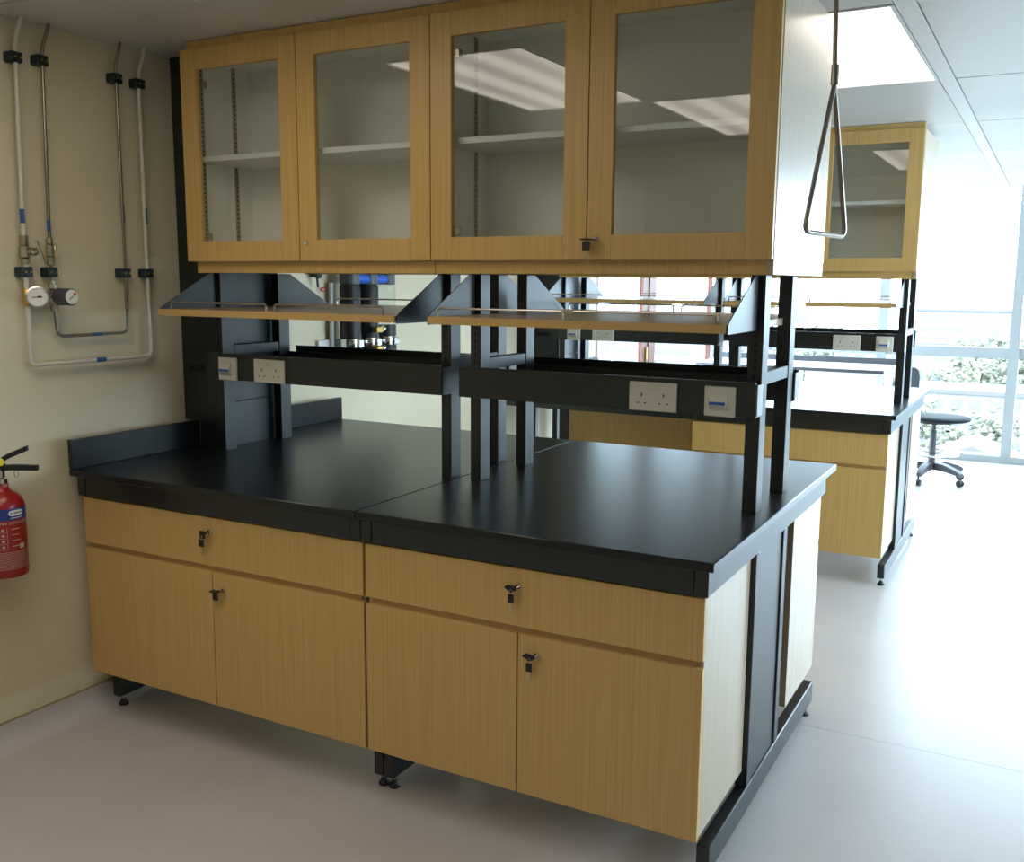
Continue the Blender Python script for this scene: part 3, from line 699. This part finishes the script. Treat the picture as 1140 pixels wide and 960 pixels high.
for s, z in ((-1, .42), (1, .41)):
    MB().tube([(SX, SY, .462), (SX+s*.10, SY-.04, z)], .004, 6).build('lever', 'steel', st)
    MB().lathe([(.008, 0), (.018, .004), (.018, .014), (.008, .018)], (SX+s*.105, SY-.04, z-.012), (0, 0, 1), 12).build('lever_knob', 'rubber', st)
bd = Vector((-.97, .25, 0)); bt = Vector((.25, .97, 0)); bc = Vector((1.90, 6.06, 0))
MB().tube([Vector((SX, SY, .468))+bd*.05, Vector((SX, SY, .475))+bd*.24, bc+bd*.045+Vector((0, 0, .70))], .012, 8, fillet=.06).build('back_stem', 'rubber', st)
bk = MB(); n = 20; ra = []
for o_ in (.0, .035):
    ra.append([bk.bm.verts.new(bc+bd*o_+bt*(.20*math.copysign(abs(math.cos(t))**.7, math.cos(t)))+Vector((0, 0, .73+.15*math.copysign(abs(math.sin(t))**.7, math.sin(t))))) for t in [2*PI*k/n for k in range(n)]])
bk.bm.faces.new(ra[0][::-1]); bk.bm.faces.new(ra[1])
for k in range(n): bk.bm.faces.new([ra[0][k], ra[0][(k+1) % n], ra[1][(k+1) % n], ra[1][k]])
bk.build('backrest', 'stool', st)

# ================================================================== WINDOW TABLE beyond the far bench
wt = thing('window_table', 'white topped low bench along the windows beyond the far bench', 'table', (0.85, 6.70, 0))
tp = B(0.06, 1.66, 6.36, 7.06, .795, .820, bev=.002).build('table_top', 'wpaint', wt)
B(0.06, 1.66, 6.352, 6.360, .790, .818).build('front_edge', 'grey', wt)
B(0.06, 1.66, 7.03, 7.06, .820, .870).build('rear_upstand', 'grey', wt)
for x in (.08, .82, 1.60):
    for y in (6.40, 7.00): B(x, x+.04, y, y+.04, 0, .795, bev=.002).build('leg', 'wpaint', wt)
for x in (.10, .86): B(x+.03, x+.68, 6.98, 6.995, .10, .78).build('modesty_panel', 'wpaint', wt)
pp = MB()
for k in range(5): pp.box(1.02+.004*k, 1.32-.003*k, 6.60, 6.81, .820+k*.002, .8218+k*.002)
pp = pp.build('paper_stack', 'paper'); tag(pp, 'small stack of white papers on the low bench by the windows', 'papers')

# ================================================================== OUTSIDE, far below the windows
gz = -24.0
gr = struct(B(-260, 320, 12, 520, gz-1, gz).build('ground_outside', 'ground'), 'hazy pale ground far below the windows')
def crown_mesh():
    mb = MB()
    for k in range(170):
        c = Vector((random.gauss(0, 1.2), random.gauss(0, 1.2), random.gauss(4.6, .95))); r = random.uniform(.14, .42)
        t = bmesh.new(); bmesh.ops.create_icosphere(t, subdivisions=1, radius=r)
        for v in t.verts: v.co = v.co*(1+random.uniform(-.3, .3))+c
        mb._add(t)
    me = mb.build('crown', 'leaf'); d = me.data; bpy.data.objects.remove(me); return d
crowns = [crown_mesh() for _ in range(3)]
trunk_o = MB().lathe([(.35, 0), (.22, 1.5), (.16, 4.6)], (0, 0, 0), (0, 0, 1), 8).build('trunk', 'bark'); trunk_d = trunk_o.data; bpy.data.objects.remove(trunk_o)
def tree(x, y, s, i):
    t = thing('tree', 'pale hazy tree far below the windows', 'tree', (x, y, gz), 'trees outside'); t.scale = (s, s, s*random.uniform(.85, 1.1)); t.rotation_euler = (0, 0, random.uniform(0, 6))
    for nm, d in (('crown', crowns[i % 3]), ('trunk', trunk_d)):
        o = bpy.data.objects.new(nm, d); C.objects.link(o); o.parent = t
i = 0
BL = [(-8, 165, 16, 12), (-24, 200, 20, 14), (-13, 290, 34, 16), (-4, 118, 10, 9), (-52, 150, 20, 14), (-78, 230, 30, 16)]
spots = []
for _ in range(4000):
    if len(spots) >= 110: break
    y = random.uniform(85, 330); x = 2.9+y*(random.uniform(-.16, .01) if random.random() < .6 else random.uniform(-.45, -.1)); s = random.uniform(1.2, 2.3)
    if any((x-a)**2+(y-b)**2 < (3.7*(s+q))**2 for a, b, q in spots): continue
    if any(abs(x-a) < w/2+3.8*s and abs(y-b) < d/2+3.8*s for a, b, w, d in BL): continue
    spots.append((x, y, s)); tree(x, y, s, i); i += 1
def building(x, y, w, d, h, rows, cols, label, roof=False):
    t = thing('building', label, 'building', (x, y, gz))
    B(x-w/2, x+w/2, y-d/2, y+d/2, gz, gz+h).build('walls', 'conc', t)
    if roof: MB().prism([(x-w/2-.4, gz+h), (x+w/2+.4, gz+h), (x, gz+h+w*.22)], 'y', y-d/2-.4, y+d/2+.4).build('roof', 'roofm', t)
    else: B(x-w/2-.3, x+w/2+.3, y-d/2-.3, y+d/2+.3, gz+h, gz+h+.6).build('roof', 'roofm', t)
    for r in range(rows):
        for c in range(cols):
            xc = x-w/2+(c+.5)*w/cols; zc = gz+(r+.5)*h/rows
            B(xc-w/cols*.28, xc+w/cols*.28, y-d/2-.08, y-d/2, zc-h/rows*.25, zc+h/rows*.25).build('window', 'bwin', t)
building(-8, 165, 16, 12, 9, 3, 6, 'low pale block outside, straight behind the lab chair')
building(-24, 200, 20, 14, 14, 4, 6, 'pale flat roofed block outside, behind the far bench')
building(-13, 290, 34, 16, 18, 6, 8, 'long pale block outside, farthest away behind the lab chair')
building(-4, 118, 10, 9, 6, 2, 3, 'small house outside with a gabled roof, below the windows', True)
building(-52, 150, 20, 14, 20, 6, 6, 'pale tower block outside beyond the timber glazed doors')
building(-78, 230, 30, 16, 20, 5, 6, 'wide pale block outside, seen far off past the timber door post')
